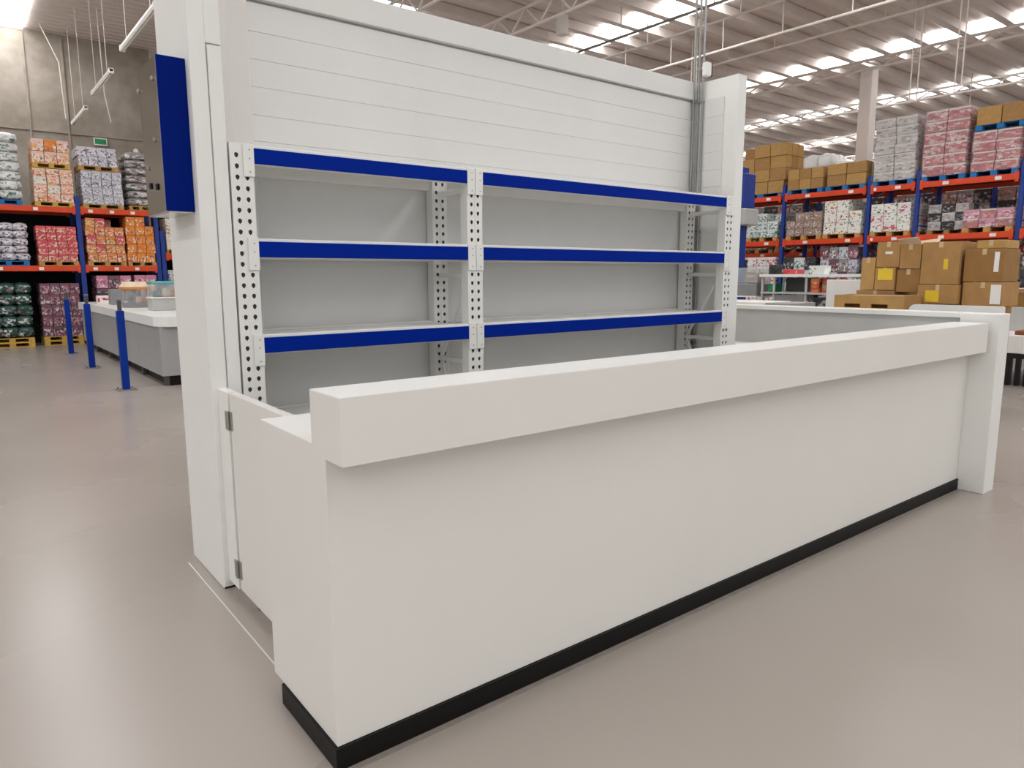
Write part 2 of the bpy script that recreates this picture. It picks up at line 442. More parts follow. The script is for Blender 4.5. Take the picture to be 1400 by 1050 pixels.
# ---------------------------------------------------------------- boltless shelving in the booth
sh = empty('shelving_unit', 3.1, 3.75, 0)
tag(sh, 'white perforated steel shelving with blue fronted beams inside the booth', 'shelving')
def upright_mesh(w, d, h, pitch=.0508, hr=.0105):
    bm = bmesh.new(); n = int(h/pitch); cw = w/2
    def q(*c): bm.faces.new([bm.verts.new(v) for v in c])
    for col_ in range(2):
        for k in range(n):
            x0, x1, z0, z1 = col_*cw, (col_+1)*cw, k*pitch, (k+1)*pitch
            cx, cz = (x0+x1)/2+(.004 if col_ == 0 else -.004), (z0+z1)/2
            outer = [(x1, cz), (x1, z1), (cx, z1), (x0, z1), (x0, cz), (x0, z0), (cx, z0), (x1, z0)]
            inner = []
            for j in range(8):
                a = j*math.pi/4; rr_ = hr*(1.45 if j == 6 else (1.1 if j in (5, 7) else 1.05))
                inner.append((cx+rr_*.92*math.cos(a), cz+.002+rr_*math.sin(a)))
            for j in range(8):
                j2 = (j+1) % 8
                q((outer[j][0], 0, outer[j][1]), (outer[j2][0], 0, outer[j2][1]), (inner[j2][0], 0, inner[j2][1]), (inner[j][0], 0, inner[j][1]))
                q((inner[j][0], 0, inner[j][1]), (inner[j2][0], 0, inner[j2][1]), (inner[j2][0], .003, inner[j2][1]), (inner[j][0], .003, inner[j][1]))
    zt = n*pitch
    q((0, 0, zt), (w, 0, zt), (w, 0, h), (0, 0, h))
    for x in (0, w):
        xi = .003 if x == 0 else w-.003
        q((x, 0, 0), (x, 0, h), (x, d, h), (x, d, 0)); q((xi, .001, 0), (xi, .001, h), (xi, d, h), (xi, d, 0))
        x2 = .022 if x == 0 else w-.022
        q((x, d, 0), (x, d, h), (x2, d, h), (x2, d, 0))
    # central rib on the face
    bm_box(bm, w/2-.003, w/2+.003, -.002, .0, 0, h)
    bmesh.ops.remove_doubles(bm, verts=bm.verts, dist=.0001)
    return me_from(bm, 'upright')
UW, UD, UH = .108, .07, 2.165
UM = upright_mesh(UW, UD, UH)
YR = 3.526
UX = (1.097, 2.44, 4.94)
for x in UX:
    for y in (YR+.006, 3.915):
        up = add('upright', UM, 'rack_white', sh, Vector((x, y, 0))-org(sh))
        box('hole_shade', x+.006, x+UW-.006, y+.012, y+.03, .01, UH-.01, 'dark_grey', up, bev=0)  # dark plate added behind the face, shade of the holes put into its colour
LV = ((2.146, 2.074), (1.711, 1.635), (1.244, 1.167), (.80, .724))
BAYS = ((1.206, 2.441), (2.547, 4.94))
for zt, zb in LV:
    for xa, xb in BAYS:
        bmn = box('beam', xa, xb, YR+.004, YR+.045, zb-.004, zt+.014, 'rack_white', sh, bev=.003)
        box('blue_front', xa+.004, xb-.003, YR-.002, YR+.006, zb, zt, 'rack_blue', bmn, bev=.001)
        box('rear_beam', xa, xb, 3.935, 3.975, zb-.004, zt+.012, 'rack_white', sh, bev=.003)
        box('deck', xa+.002, xb-.002, YR+.047, 3.934, zt-.016, zt+.006, 'rack_white', sh, bev=.002)
        for sx, x in ((-1, xa), (1, xb)):
            x0, x1 = (x-.05, x+.002) if sx < 0 else (x-.002, x+.05)
            if x == 4.94: box('connector', x1+.004, x1+.054, YR-.004, YR+.005, zb-.062, zt+.016, 'rack_white', sh, bev=.0015)
            cp = box('connector', x0, x1, YR-.004, YR+.005, zb-.062, zt+.016, 'rack_white', sh, bev=.0015)
            for zz in (zt-.01, zt-.05, zb-.04):
                tube('bolt', ((x0+x1)/2+.004, YR-.006, zz), ((x0+x1)/2+.004, YR-.003, zz), .0035, 'mid_grey', cp, 6)
for x in UX:
    cx = x+UW/2
    for z in (.3, 1.0, 1.53, 2.03):
        box('strut', cx-.015, cx+.015, YR+.076, 3.915, z, z+.03, 'rack_white', sh, bev=.002)
    tube('diagonal', (cx, YR+.076, .33), (cx, 3.915, 1.0), .012, 'rack_white', sh, 6)
    tube('diagonal', (cx, YR+.076, 1.52), (cx, 3.915, 1.03), .012, 'rack_white', sh, 6)
    for y in (YR, 3.912):
        box('foot_plate', x-.012, x+UW+.012, y-.012, y+UD+.015, 0, .006, 'rack_white', sh, bev=.001)

# ---------------------------------------------------------------- conduits and wall box in the booth corner
for k, (x, y, lab) in enumerate(((5.052, 3.975, 'grey steel conduit furthest from the end wall in the booth corner'),
                                 (5.074, 3.945, 'middle grey steel conduit of the three in the booth corner'),
                                 (5.074, 3.90, 'grey steel conduit with the small box, against the end wall'))):
    c = empty('conduit', x, y, 0)
    tag(c, lab, 'conduit', 'conduits rising in the booth corner')
    tube('pipe', (x, y, 0), (x, y, 6.9), .009 if k else .010, 'galvanized', c, 10)
    for z in (2.95, 1.9, .95):
        box('clamp', x-.013, x+.013, y-.013, y+.014, z, z+.014, 'galvanized', c, bev=.002)
jb = empty('junction_box', 5.095, 3.885, 3.16)
tag(jb, 'small white electrical box with dark edge on the conduit above the wall', 'electrical box')
box('case', 5.035, 5.105, 3.84, 3.89, 3.15, 3.26, 'white_paint', jb, bev=.012, seg=3)
box('gasket', 5.100, 5.112, 3.838, 3.892, 3.148, 3.262, 'black_plastic', jb, bev=.006, seg=2)

# ---------------------------------------------------------------- blue screen case on the end wall
sg = empty('screen_case', .883, 3.75, 1.84)
tag(sg, 'blue edged steel screen case mounted on the end wall above the aisle', 'screen')
box('case', .832, .9445, 3.606, 3.965, 1.842, 2.518, 'mid_grey', sg, bev=.003)
box('blue_side', .822, .9445, 3.596, 3.607, 1.842, 2.518, 'sign_blue', sg, bev=.002)
box('steel_front', .822, .833, 3.607, 3.972, 1.838, 2.520, 'polished_steel', sg, bev=.002)
box('bottom_plate', .834, .944, 3.607, 3.972, 1.836, 1.843, 'polished_steel', sg, bev=.001)
for y, z in ((3.70, 2.16), (3.87, 2.05), (3.66, 2.42), (3.95, 2.42)):
    box('clip', .812, .823, y, y+.03, z, z+.02, 'hinge_steel', sg, bev=.003)
for y, z in ((3.85, 1.96), (3.72, 1.945)):
    box('lock', .814, .823, y, y+.03, z, z+.03, 'black_plastic', sg, bev=.004)

# ---------------------------------------------------------------- bollards in the aisle
def bollard(x, y, label):
    b = empty('bollard_post', x, y, 0); tag(b, label, 'post', 'blue queue posts along the grey counter')
    box('base_plate', x-.12, x+.12, y-.12, y+.12, 0, .012, 'galvanized', b, bev=.003)
    for sx in (-1, 1):
        for sy in (-1, 1):
            tube('bolt', (x+sx*.09, y+sy*.09, .01), (x+sx*.09, y+sy*.09, .035), .012, 'galvanized', b, 6)
    box('post', x-.045, x+.045, y-.045, y+.045, .012, 1.08, 'post_blue', b, bev=.006, seg=2)
    tube('head', (x, y, 1.08), (x, y, 1.22), .028, 'dark_grey', b, 10)
    tube('head_cap', (x, y, 1.22), (x, y, 1.24), .034, 'mid_grey', b, 10)
bollard(1.80, 10.86, 'blue square queue post closest to the booth on the aisle floor')
bollard(1.81, 13.84, 'blue queue post standing second of the three along the grey counter')
bollard(1.83, 16.6, 'blue queue post farthest down the aisle near the pallets')

# ---------------------------------------------------------------- grey aisle counter
gc = empty('aisle_counter', 3.0, 14.5, 0)
tag(gc, 'long grey sales counter with white top across the aisle', 'counter')
for k in range(5):
    y0 = 10.85+k*1.46
    bmx = box('front_panel', 2.27, 3.75, y0+.005, y0+1.455, .14, .84, 'counter_grey', gc, bev=.004)
    box('plinth', 2.36, 3.7, y0+.04, y0+1.44, 0, .14, 'plinth_black', gc, bev=.002)
    box('leveller', 2.30, 2.36, y0+.03, y0+.10, 0, .14, 'dark_grey', gc, bev=.002)
bm = bmesh.new(); prof = [(2.22, 18.2), (2.22, 10.98), (2.36, 10.76), (3.8, 10.76), (3.8, 18.2)]
vs = [bm.verts.new((x-3.0, y-14.5, .84)) for x, y in prof]
f = bm.faces.new(vs); ex = bmesh.ops.extrude_face_region(bm, geom=[f])
for v in ex['geom']:
    if isinstance(v, bmesh.types.BMVert): v.co.z = .975
bmesh.ops.recalc_face_normals(bm, faces=bm.faces)
add('white_top', me_from(bm, 'white_top'), 'laminate_top', gc, (0, 0, 0))

def round_display(x, y, z, label):
    d = empty('display_drum', x, y, z); tag(d, label, 'display')
    tube('drum', (x, y, z), (x, y, z+.08), .27, 'mid_grey', d, 20)
    tube('clear_wall', (x, y, z+.08), (x, y, z+.34), .26, 'acrylic', d, 20)
    tube('inner_stand', (x, y, z+.08), (x, y, z+.28), .06, 'dark_grey', d, 10)
    for a in range(3):
        aa = a*2.1+.4
        box('sample', x+.13*math.cos(aa)-.05, x+.13*math.cos(aa)+.05, y+.13*math.sin(aa)-.05, y+.13*math.sin(aa)+.05, z+.08, z+.2, ('pack_orange', 'dark_grey', 'pack_peach')[a], d, bev=.008)
    tube('rim', (x, y, z+.33), (x, y, z+.37), .31, 'orange_rim', d, 20)
    tube('lid', (x, y, z+.37), (x, y, z+.46), .31, 'cream_lid', d, 20, .22)
round_display(2.72, 14.5, .975, 'round clear display with cream lid on the grey aisle counter')
def case_display(x, y, z, w, dd, h, lidmat, label):
    d = empty('display_case', x, y, z); tag(d, label, 'display')
    box('base', x-w/2, x+w/2, y-dd/2, y+dd/2, z, z+.2, 'panel_grey', d, bev=.01)
    box('shelf', x-w/2-.02, x+w/2+.02, y-dd/2-.02, y+dd/2+.02, z+.2, z+.22, 'paper_white', d, bev=.004)
    box('clear_cover', x-w/2, x+w/2, y-dd/2, y+dd/2, z+.22, z+.44, 'acrylic', d, bev=.03, seg=3)
    for k in range(3):
        xx = x-w/2+.05+k*(w-.1)/3
        box('sample', xx, xx+w/4, y-.08, y+.05, z+.22, z+.22+(.1, .16, .12)[k], ('dark_grey', 'pack_peach', 'pack_orange')[k], d, bev=.008)
    box('lid', x-w/2, x+w/2, y-dd/2, y+dd/2, z+.43, z+.48, lidmat, d, bev=.02, seg=2)
case_display(2.86, 13.0, .975, .5, .4, .5, 'teal_lid', 'clear display case with teal lid on the grey aisle counter')
case_display(3.35, 12.4, .975, .4, .4, .5, 'pack_pink', 'clear display case with pink lid beside the booth end wall')
b_ = box('display_stand', 2.52, 2.74, 16.0, 16.3, .975, 1.28, 'mid_grey', bev=.01); tag(b_, 'small grey display block on the far half of the aisle counter', 'display')
for k, (x, y, w, h, m, lab) in enumerate(((2.42, 16.9, .24, .16, 'pack_red_white', 'small red and white carton on the far end of the aisle counter'),
                                  (2.55, 17.6, .3, .2, 'pack_black_grey', 'dark printed carton at the rack end of the aisle counter'))):
    tag(box('carton', x, x+w, y, y+.25, .975, .975+h, m, bev=.006), lab, 'box')

# ---------------------------------------------------------------- pallet racks
bm = bmesh.new()
for z0, z1 in ((0, .016), (.084, .1)):
    bm_box(bm, 0, 1, 0, .14, z0, z1); bm_box(bm, 0, 1, .43, .57, z0, z1); bm_box(bm, 0, 1, .86, 1, z0, z1)
bm_box(bm, 0, 1, .2, .38, .09, .1); bm_box(bm, 0, 1, .62, .8, .09, .1)
for x in (0, .43, .86):
    for y in (0, .43, .86): bm_box(bm, x, x+.14, y, y+.14, .016, .084)
PAL = me_from(bm, 'pallet')
PALS = {}
def pallet(parent, x0, x1, y0, y1, z, mat):
    if mat not in PALS:
        m = PAL.copy(); m.materials.append(MATS[mat]); PALS[mat] = m
    o = add('pallet', PALS[mat], None, parent, Vector((x0, y0, z))-org(parent)); o.scale = (x1-x0, y1-y0, 1.0)
    return o

UNIT = {}
def unit_mesh(kind, mat):
    key = (kind, mat)
    if key in UNIT: return UNIT[key]
    bm = bmesh.new()
    if kind == 'carton':
        bm_box(bm, -.5, .5, -.5, .5, 0, 1, .02)
    else:   # a soft filled bag
        bm_box(bm, -.5, .5, -.5, .5, 0, 1, .0)
        bmesh.ops.subdivide_edges(bm, edges=bm.edges, cuts=3, use_grid_fill=True)
        rnd = random.Random(len(UNIT))
        for v in bm.verts:
            x, y, z = v.co.x*2, v.co.y*2, v.co.z*2-1
            k = 1-.13*(abs(x)**3+abs(y)**3)*.5
            v.co.z = .5+z*.5*k*(1-.14*(x*x+y*y))+rnd.uniform(-.06, .06)
            e = 1-.10*z*z+rnd.uniform(-.03, .03)
            v.co.x *= e; v.co.y *= e
    me = me_from(bm, kind); me.materials.append(MATS[mat]); UNIT[key] = me
    if kind != 'carton':
        for p in me.polygons: p.use_smooth = True
    return me

def load(label, cat, group, x0, x1, y0, y1, z, ztop, nx, ny, nz, mats, pal='pallet_wood', kind='carton', wrap=False, jit=.012, missing=(), npal=1):
    t = empty('pallet_load', (x0+x1)/2, (y0+y1)/2, z); tag(t, label, cat, group)
    for k in range(npal): pallet(t, x0, x1, y0, y1, z+k*.1, pal)
    zb = z+.1*npal; dx, dy, dz = (x1-x0)/nx, (y1-y0)/ny, (ztop-zb)/nz
    for k in range(nz):
        sx, sy = random.uniform(-jit, jit), random.uniform(-jit, jit)
        for i in range(nx):
            for j in range(ny):
                if (i, j, k) in missing: continue
                m = mats[(i*3+j*5+k*7+i*k) % len(mats)]
                ov = .96 if kind == 'carton' else 1.06
                o = add(kind, unit_mesh(kind, m), None, t, Vector((x0+(i+.5)*dx+sx, y0+(j+.5)*dy+sy, zb+k*dz))-org(t))
                o.scale = (dx*ov, dy*ov, dz*(.985 if kind == 'carton' else 1.12))
                if kind != 'carton': o.rotation_euler.z = random.choice((0, math.pi))+random.uniform(-.05, .05)
    if wrap:
        box('stretch_wrap', x0-.02, x1+.02, y0-.02, y1+.02, zb+.01, ztop+.015, 'stretch_film', t, bev=.03, seg=2)
    return t

def rack_x(name, label, xs, y0, y1, levels, ztop, bh, back=None):
    """pallet rack whose beams run along X"""
    t = empty(name, xs[0], y0, 0); tag(t, label, 'pallet rack')
    for x in xs:
        for y in (y0, y1):
            box('upright', x-.05, x+.05, y, y+.08, 0, ztop, 'upright_blue', t, bev=.006)
        for k in range(int(ztop/.6)):
            tube('brace', (x, y0+.08, .2+k*.6), (x, y1, .2+k*.6+(.3 if k % 2 else .0)), .015, 'upright_blue', t, 5)
    for z in levels:
        for a, b2 in zip(xs[:-1], xs[1:]):
            for y in (y0-.02, y1+.03):
                bb = box('beam', a+.05, b2-.05, y, y+.06, z-bh, z, 'beam_orange', t, bev=.006)
                for xx in (a+.05, b2-.11):
                    box('end_plate', xx, xx+.06, y-.008, y, z-bh-.03, z+.03, 'beam_orange', bb, bev=.003)
            box('deck_panel', a+.05, b2-.05, y0+.04, y1+.03, z-.03, z-.012, 'rack_dark', t, bev=0)  # solid dark deck added to shade the level below
            n = 3
            for q in range(n):
                xx = a+.2+q*(b2-a-.3)/n
                box('price_tag', xx, xx+.09, y0-.026, y0-.02, z-bh*.8, z-bh*.25, 'paper_white', t, bev=.001)
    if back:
        box('back_panel', xs[0], xs[-1], y1+.1, y1+.13, 0, back, 'rack_dark', t, bev=0)  # added black sheet standing in for the shade behind the loads
    return t
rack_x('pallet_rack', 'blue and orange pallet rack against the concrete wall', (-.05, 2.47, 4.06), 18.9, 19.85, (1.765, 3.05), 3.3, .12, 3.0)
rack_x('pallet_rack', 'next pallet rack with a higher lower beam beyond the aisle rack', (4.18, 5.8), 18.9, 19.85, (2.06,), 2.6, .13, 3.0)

GL = 'pallet loads on the rack by the concrete wall'
L0, L1, L2 = 0.0, 1.765, 3.05
load('tall stack of white and green bags on the top beam at the picture edge', 'pallet load', GL, .72, 1.45, 18.88, 19.7, L2, 4.52, 2, 2, 7, ['pack_white_green'], 'pallet_blue', 'bag')
load('peach and orange cartons on yellow pallet on the top beam, lower of two', 'pallet load', GL, 1.68, 2.42, 18.88, 19.7, L2, 3.86, 3, 2, 4, ['pack_peach', 'pack_peach', 'pack_cream'], 'pallet_yellow')
load('peach and yellow cartons stacked highest beside the green exit sign', 'pallet load', GL, 1.70, 2.40, 18.9, 19.7, 3.87, 4.47, 3, 2, 2, ['pack_peach', 'pack_peach', 'pack_orange'], 'pallet_yellow')
load('lilac grey wrapped packs on the top beam, lower of two, below exit sign', 'pallet load', GL, 2.58, 3.40, 18.88, 19.7, L2, 3.88, 4, 2, 4, ['pack_lilac_grey'], 'pallet_wood')
load('white and lilac packs stacked highest directly below the green exit sign', 'pallet load', GL, 2.56, 3.34, 18.92, 19.7, 3.89, 4.40, 4, 2, 2, ['pack_lilac_grey', 'pack_purple_white'], 'pallet_wood')
load('grey bagged goods on the top beam half hidden by the steel screen case', 'pallet load', GL, 3.52, 3.99, 18.88, 19.7, L2, 4.36, 1, 2, 7, ['pack_grey'], 'pallet_wood', 'bag')
load('white and purple bags on the lower beam at the picture edge', 'pallet load', GL, .72, 1.47, 18.88, 19.7, L1, 2.66, 3, 2, 5, ['pack_purple_white'], 'pallet_blue', 'bag')
load('neat red printed cartons in five layers on the lower beam', 'pallet load', GL, 1.64, 2.40, 18.88, 19.5, L1, 2.63, 4, 2, 5, ['pack_red'], 'pallet_wood')
load('orange and red cartons on the lower beam right of the blue upright', 'pallet load', GL, 2.58, 3.36, 18.88, 19.7, L1, 2.84, 4, 2, 5, ['pack_orange_red', 'pack_orange_red', 'pack_red'], 'pallet_wood', missing=((2, 0, 4), (3, 0, 4), (3, 1, 4)))
load('bright orange cartons on the lower beam below the screen case', 'pallet load', GL, 3.40, 4.0, 18.88, 19.7, L1, 2.90, 3, 2, 5, ['pack_orange'], 'pallet_wood', missing=((2, 0, 4), (2, 1, 4)))
load('cream packs on the next rack seen under the screen case corner', 'pallet load', GL, 4.26, 4.52, 18.88, 19.5, 2.06, 2.9, 1, 2, 4, ['pack_cream'], 'pallet_wood')
load('narrow stack of peach packs against the booth end wall edge', 'pallet load', GL, 4.62, 5.2, 18.88, 19.5, 2.06, 2.92, 2, 2, 4, ['pack_peach', 'pack_cream'], 'pallet_wood')
load('dark green and white bags on two wooden pallets on the floor', 'pallet load', GL, .60, 1.42, 18.9, 19.7, L0, 1.38, 3, 2, 5, ['pack_dark_green'], 'pallet_yellow', 'bag', npal=2)
load('dark pink printed cartons on the floor behind the farthest blue post', 'pallet load', GL, 1.60, 2.36, 18.9, 19.7, L0, 1.38, 4, 2, 5, ['pack_dark_pink'], 'pallet_yellow', npal=2)
load('pink cartons on the floor behind the round display', 'pallet load', GL, 2.72, 3.45, 18.95, 19.7, L0, 1.55, 3, 2, 5, ['pack_pink', 'pack_dark_pink'], 'pallet_wood')
load('pink and white cartons on the floor behind the teal lidded case', 'pallet load', GL, 3.52, 4.0, 18.95, 19.7, L0, 1.56, 2, 2, 5, ['pack_pink'], 'pallet_wood')
load('lilac printed cartons on the floor beyond the teal lidded case', 'pallet load', GL, 4.25, 4.9, 18.95, 19.7, L0, 1.68, 3, 2, 6, ['pack_purple_white', 'pack_lilac_grey'], 'pallet_wood')
xs_ = empty('exit_sign', 3.42, 21.46, 4.85); tag(xs_, 'small green exit sign with white edge on the concrete wall', 'sign')
box('board', 3.30, 3.60, 21.44, 21.47, 4.84, 5.02, 'paper_white', xs_, bev=.004)
box('green_face', 3.32, 3.58, 21.434, 21.441, 4.87, 5.0, 'sign_green', xs_, bev=.002)
wl_ = tube('wall_lamp', (4.2, 21.2, 4.75), (4.32, 21.5, 4.75), .06, 'lamp_white', None, 10)
tag(wl_, 'small white wall lamp on the concrete beside the screen case', 'lamp')

# second rack, beams along Y, facing the booth
def rack_y(name, label, ys, x0, x1, levels, ztop, bh):
    t = empty(name, x0, ys[0], 0); tag(t, label, 'pallet rack')
    for y in ys:
        for x in (x0, x1):
            box('upright', x, x+.09, y-.042, y+.042, 0, ztop, 'upright_blue', t, bev=.006)
        for k in range(6):
            tube('brace', (x0+.09, y, .2+k*.6), (x1, y, .2+k*.6+(.4 if k % 2 else 0)), .015, 'upright_blue', t, 5)
    for z in levels:
        for a, b2 in zip(ys[:-1], ys[1:]):
            for x in (x0-.03, x1+.04):
                bb = box('beam', x, x+.06, a+.055, b2-.055, z-bh, z, 'beam_orange', t, bev=.006)
                for yy in (a+.055, b2-.125):
                    box('end_plate', x-.01, x, yy, yy+.07, z-bh-.04, z+.04, 'beam_orange', bb, bev=.003)
            box('deck_panel', x0+.04, x1+.04, a+.055, b2-.055, z-.03, z-.012, 'rack_dark', t, bev=0)
            for q in range(2):
                yy = a+.35+q*(b2-a)*.5
                box('price_tag', x0-.037, x0-.03, yy, yy+.12, z-bh*.8, z-bh*.25, 'paper_white', t, bev=.001)
    return t
XR = 17.0
rack_y('pallet_rack', 'long blue and orange pallet rack carrying cartons behind the booth', (3.0, 5.24, 7.2, 8.27, 10.43, 12.6), XR, 18.1, (2.39, 3.52), 3.78, .125)
GR = 'pallet loads on the rack beyond the counter'
M1, M2 = 2.39, 3.52
RX0, RX1 = XR-.02, 17.95
load('big brown cartons piled high on the top beam next to the booth wall', 'pallet load', GR, RX0+.15, RX1, 10.5, 11.9, M2, 4.86, 3, 3, 4, ['cardboard_light', 'cardboard', 'cardboard_light'], 'pallet_blue', missing=((0, 2, 3),), jit=.03)
load('brown cartons two layers high on blue pallet on the top beam', 'pallet load', GR, RX0, RX1, 9.40, 10.34, M2, 4.12, 2, 3, 2, ['cardboard', 'cardboard_light'], 'pallet_blue', jit=.02)
load('film topped brown cartons on blue pallet in front of the column', 'pallet load', GR, RX0, RX1, 8.36, 9.32, M2, 4.14, 2, 2, 2, ['cardboard_light', 'cardboard'], 'pallet_blue', jit=.02)
load('pale grey film wrapped stack on the top beam beside the column', 'pallet load', GR, RX0, RX1, 7.30, 8.21, M2, 4.98, 2, 2, 7, ['pack_grey_wrap'], 'pallet_blue', wrap=True, jit=.02)
load('film wrapped red cartons stacked tallest on the top beam', 'pallet load', GR, RX0, RX1, 6.28, 7.14, M2, 4.98, 2, 2, 6, ['pack_red_wrap'], 'pallet_blue', wrap=True, jit=.015)
load('film wrapped red cartons carrying a second blue pallet', 'pallet load', GR, RX0, RX1, 5.32, 6.18, M2, 4.42, 2, 2, 4, ['pack_red_wrap'], 'pallet_blue', wrap=True, jit=.015)
load('brown cartons on a blue pallet atop the red wrapped load', 'pallet load', GR, RX0, RX1, 5.26, 6.16, 4.44, 4.90, 2, 2, 1, ['cardboard', 'cardboard_light'], 'pallet_blue', jit=.01)
load('red wrapped load next along past the last upright in view', 'pallet load', GR, RX0, RX1, 4.1, 5.1, M2, 4.6, 2, 2, 4, ['pack_red_wrap'], 'pallet_blue', wrap=True)
load('teal and white packs on the lower beam next to the booth wall', 'pallet load', GR, RX0, RX1, 10.55, 11.45, M1, 3.10, 3, 3, 3, ['pack_teal'], 'pallet_wood', missing=((0, 0, 2),))
load('brown and white printed cartons on the lower beam beside teal packs', 'pallet load', GR, RX0, RX1, 9.36, 10.30, M1, 3.06, 2, 4, 3, ['pack_brown'], 'pallet_wood', missing=((0, 3, 2), (1, 3, 2)))
load('white cartons with bright fruit prints, taller of the two', 'pallet load', GR, RX0, RX1, 8.40, 9.32, M1, 3.28, 2, 3, 3, ['pack_fruit'], 'pallet_wood', missing=((0, 0, 2), (1, 0, 2)))
load('white cartons with bright fruit prints in the narrow bay', 'pallet load', GR, RX0, RX1, 7.30, 8.18, M1, 3.12, 2, 3, 3, ['pack_fruit', 'pack_fruit', 'pack_red_white'], 'pallet_wood')
load('dull grey packs set deep on the lower beam', 'pallet load', GR, RX0+.4, RX1, 6.28, 7.1, M1, 3.05, 2, 3, 3, ['pack_grey_wrap', 'pack_black_grey'], 'pallet_wood')
load('low film wrapped pink packs on the lower beam', 'pallet load', GR, RX0, RX1, 5.32, 6.24, M1, 2.86, 2, 3, 2, ['pack_red_wrap', 'pack_pink'], 'pallet_wood', wrap=True)
load('red and white packs on the floor level next to the booth wall', 'pallet load', GR, RX0, RX1, 10.55, 11.4, 0, 1.98, 2, 3, 8, ['pack_red_white'], 'pallet_wood')
load('dark printed cartons on the floor level behind the glass display table', 'pallet load', GR, RX0, RX1, 9.45, 10.35, 0, 1.95, 2, 3, 6, ['pack_black_grey', 'pack_teal', 'pack_black_grey'], 'pallet_wood')
load('grey and pink printed cartons on the floor level beside the carton pile', 'pallet load', GR, RX0, RX1, 8.42, 9.35, 0, 2.18, 2, 4, 7, ['pack_dark_pink', 'pack_grey', 'pack_lilac_grey'], 'pallet_wood')
load('pale packs on the floor level hidden mostly by the carton pile', 'pallet load', GR, RX0, RX1, 7.3, 8.15, 0, 1.9, 2, 2, 6, ['pack_lilac_grey'], 'pallet_wood')
load('white and green packs on the floor level right of the carton pile', 'pallet load', GR, RX0, RX1, 5.4, 6.1, 0, 2.0, 2, 2, 6, ['pack_white_green', 'pack_fruit'], 'pallet_wood')
load('dark goods on the floor level past the last upright in view', 'pallet load', GR, RX0, RX1, 4.2, 5.1, 0, 2.0, 2, 2, 5, ['pack_black_grey'], 'pallet_wood')
GB = 'added light-blocking loads on the rack row behind'  # second row added to stop hall light showing through the long rack
rack_y('pallet_rack', 'added second rack row blocking light behind the long rack', (4.1, 6.45, 8.9, 10.7, 13.2), 19.2, 20.2, (2.15,), 3.6, .12)
for y0, y1, nm in ((4.2, 5.25, 'past the last upright'), (5.3, 6.38, 'behind the pink packs'), (6.5, 7.6, 'behind the grey packs'), (7.65, 8.8, 'behind the narrow bay'), (9.0, 9.8, 'behind the brown printed cartons'), (9.85, 10.6, 'behind the first upright'), (10.8, 12.0, 'behind the teal packs'), (12.05, 13.1, 'at the hidden end')):
    load('added light-blocking goods on the floor of the second row, ' + nm, 'pallet load', GB, 19.2, 20.1, y0, y1, 0, 1.98, 1, 3, 4, ['pack_brown', 'pack_black_grey'], 'pallet_wood')
    load('added light-blocking goods on the upper beam of the second row, ' + nm, 'pallet load', GB, 19.2, 20.1, y0, y1, 2.15, 3.5, 1, 3, 4, ['pack_black_grey', 'pack_brown', 'pack_grey'], 'pallet_wood')
GF = 'white bulk packs on the far rack'
for y0, y1, zt, nm in ((10.6, 11.6, 4.9, 'lowest, beside the column'), (11.7, 12.7, 5.2, 'second from the column'), (12.8, 13.8, 5.5, 'tallest of the four'), (13.9, 14.9, 5.3, 'nearest the tall carton pile')):
    load('white film wrapped bulk packs on the far rack, ' + nm, 'pallet load', GF, 23.6, 24.6, y0, y1, 3.6, zt, 2, 2, 4, ['film_white'], 'pallet_wood', 'bag')
rack_y('pallet_rack', 'distant pallet rack under the white bulk packs', (10.5, 12.75, 15.0), 23.6, 24.6, (3.6,), 3.8, .16)

# hanging bits at the booth wall side of the long rack
st = empty('metal_stand', 14.3, 9.95, 0); tag(st, 'blue steel stand with a grey metal box beside the booth wall', 'stand')
box('column', 14.15, 14.45, 9.75, 10.1, 0, 3.9, 'upright_blue', st, bev=.01)
box('grey_box', 13.95, 14.5, 9.5, 10.1, 2.62, 2.98, 'panel_grey', st, bev=.02)
box('blue_head', 14.05, 14.5, 9.6, 10.1, 3.0, 3.75, 'upright_blue', st, bev=.02)

# ---------------------------------------------------------------- cartons beyond the low wall
GC = 'brown cartons piled beyond the low wall'
def carton(label, x0, x1, y0, y1, z0, z1, mat='cardboard', label_at=None, sticker='paper_white', flaps=False, rz=0.0, group=GC):
    cx, cy = (x0+x1)/2, (y0+y1)/2
    t = empty('cardboard_box', cx, cy, z0); tag(t, label, 'box', group)
    box('body', x0, x1, y0, y1, z0, z1, mat, t, bev=.004)
    box('tape', x0-.0015, x1, cy-.02, cy+.02, z1-.06, z1+.0015, 'tape', t, bev=0)
    if label_at:
        a, b2, c2, d2 = label_at
        w, h = y1-y0, z1-z0
        box('sticker', x0-.003, x0, y0+a*w, y0+b2*w, z0+c2*h, z0+d2*h, sticker, t, bev=.0005)
    if flaps:
        for (fx0, fy0, fx1, fy1, dx, dy) in ((x0, y0, x0, y1, -.10, .0), (x1, y0, x1, y1, .1, 0)):
            bm = bmesh.new()
            p = [Vector((fx0-cx, fy0-cy, z1-z0)), Vector((fx1-cx, fy1-cy, z1-z0)), Vector((fx1-cx+dx, fy1-cy, z1-z0+.05)), Vector((fx0-cx+dx, fy0-cy, z1-z0+.07))]
            lo = [bm.verts.new(v) for v in p]; hi = [bm.verts.new(v+Vector((0, 0, .006))) for v in p]
            bm.faces.new(lo[::-1]); bm.faces.new(hi)
            for q in range(4): bm.faces.new((lo[q], lo[(q+1) % 4], hi[(q+1) % 4], hi[q]))
            add('flap', me_from(bm, 'flap'), 'flap_pale', t, (0, 0, 0))
    t.rotation_euler.z = rz
    return t
P0 = 8.5
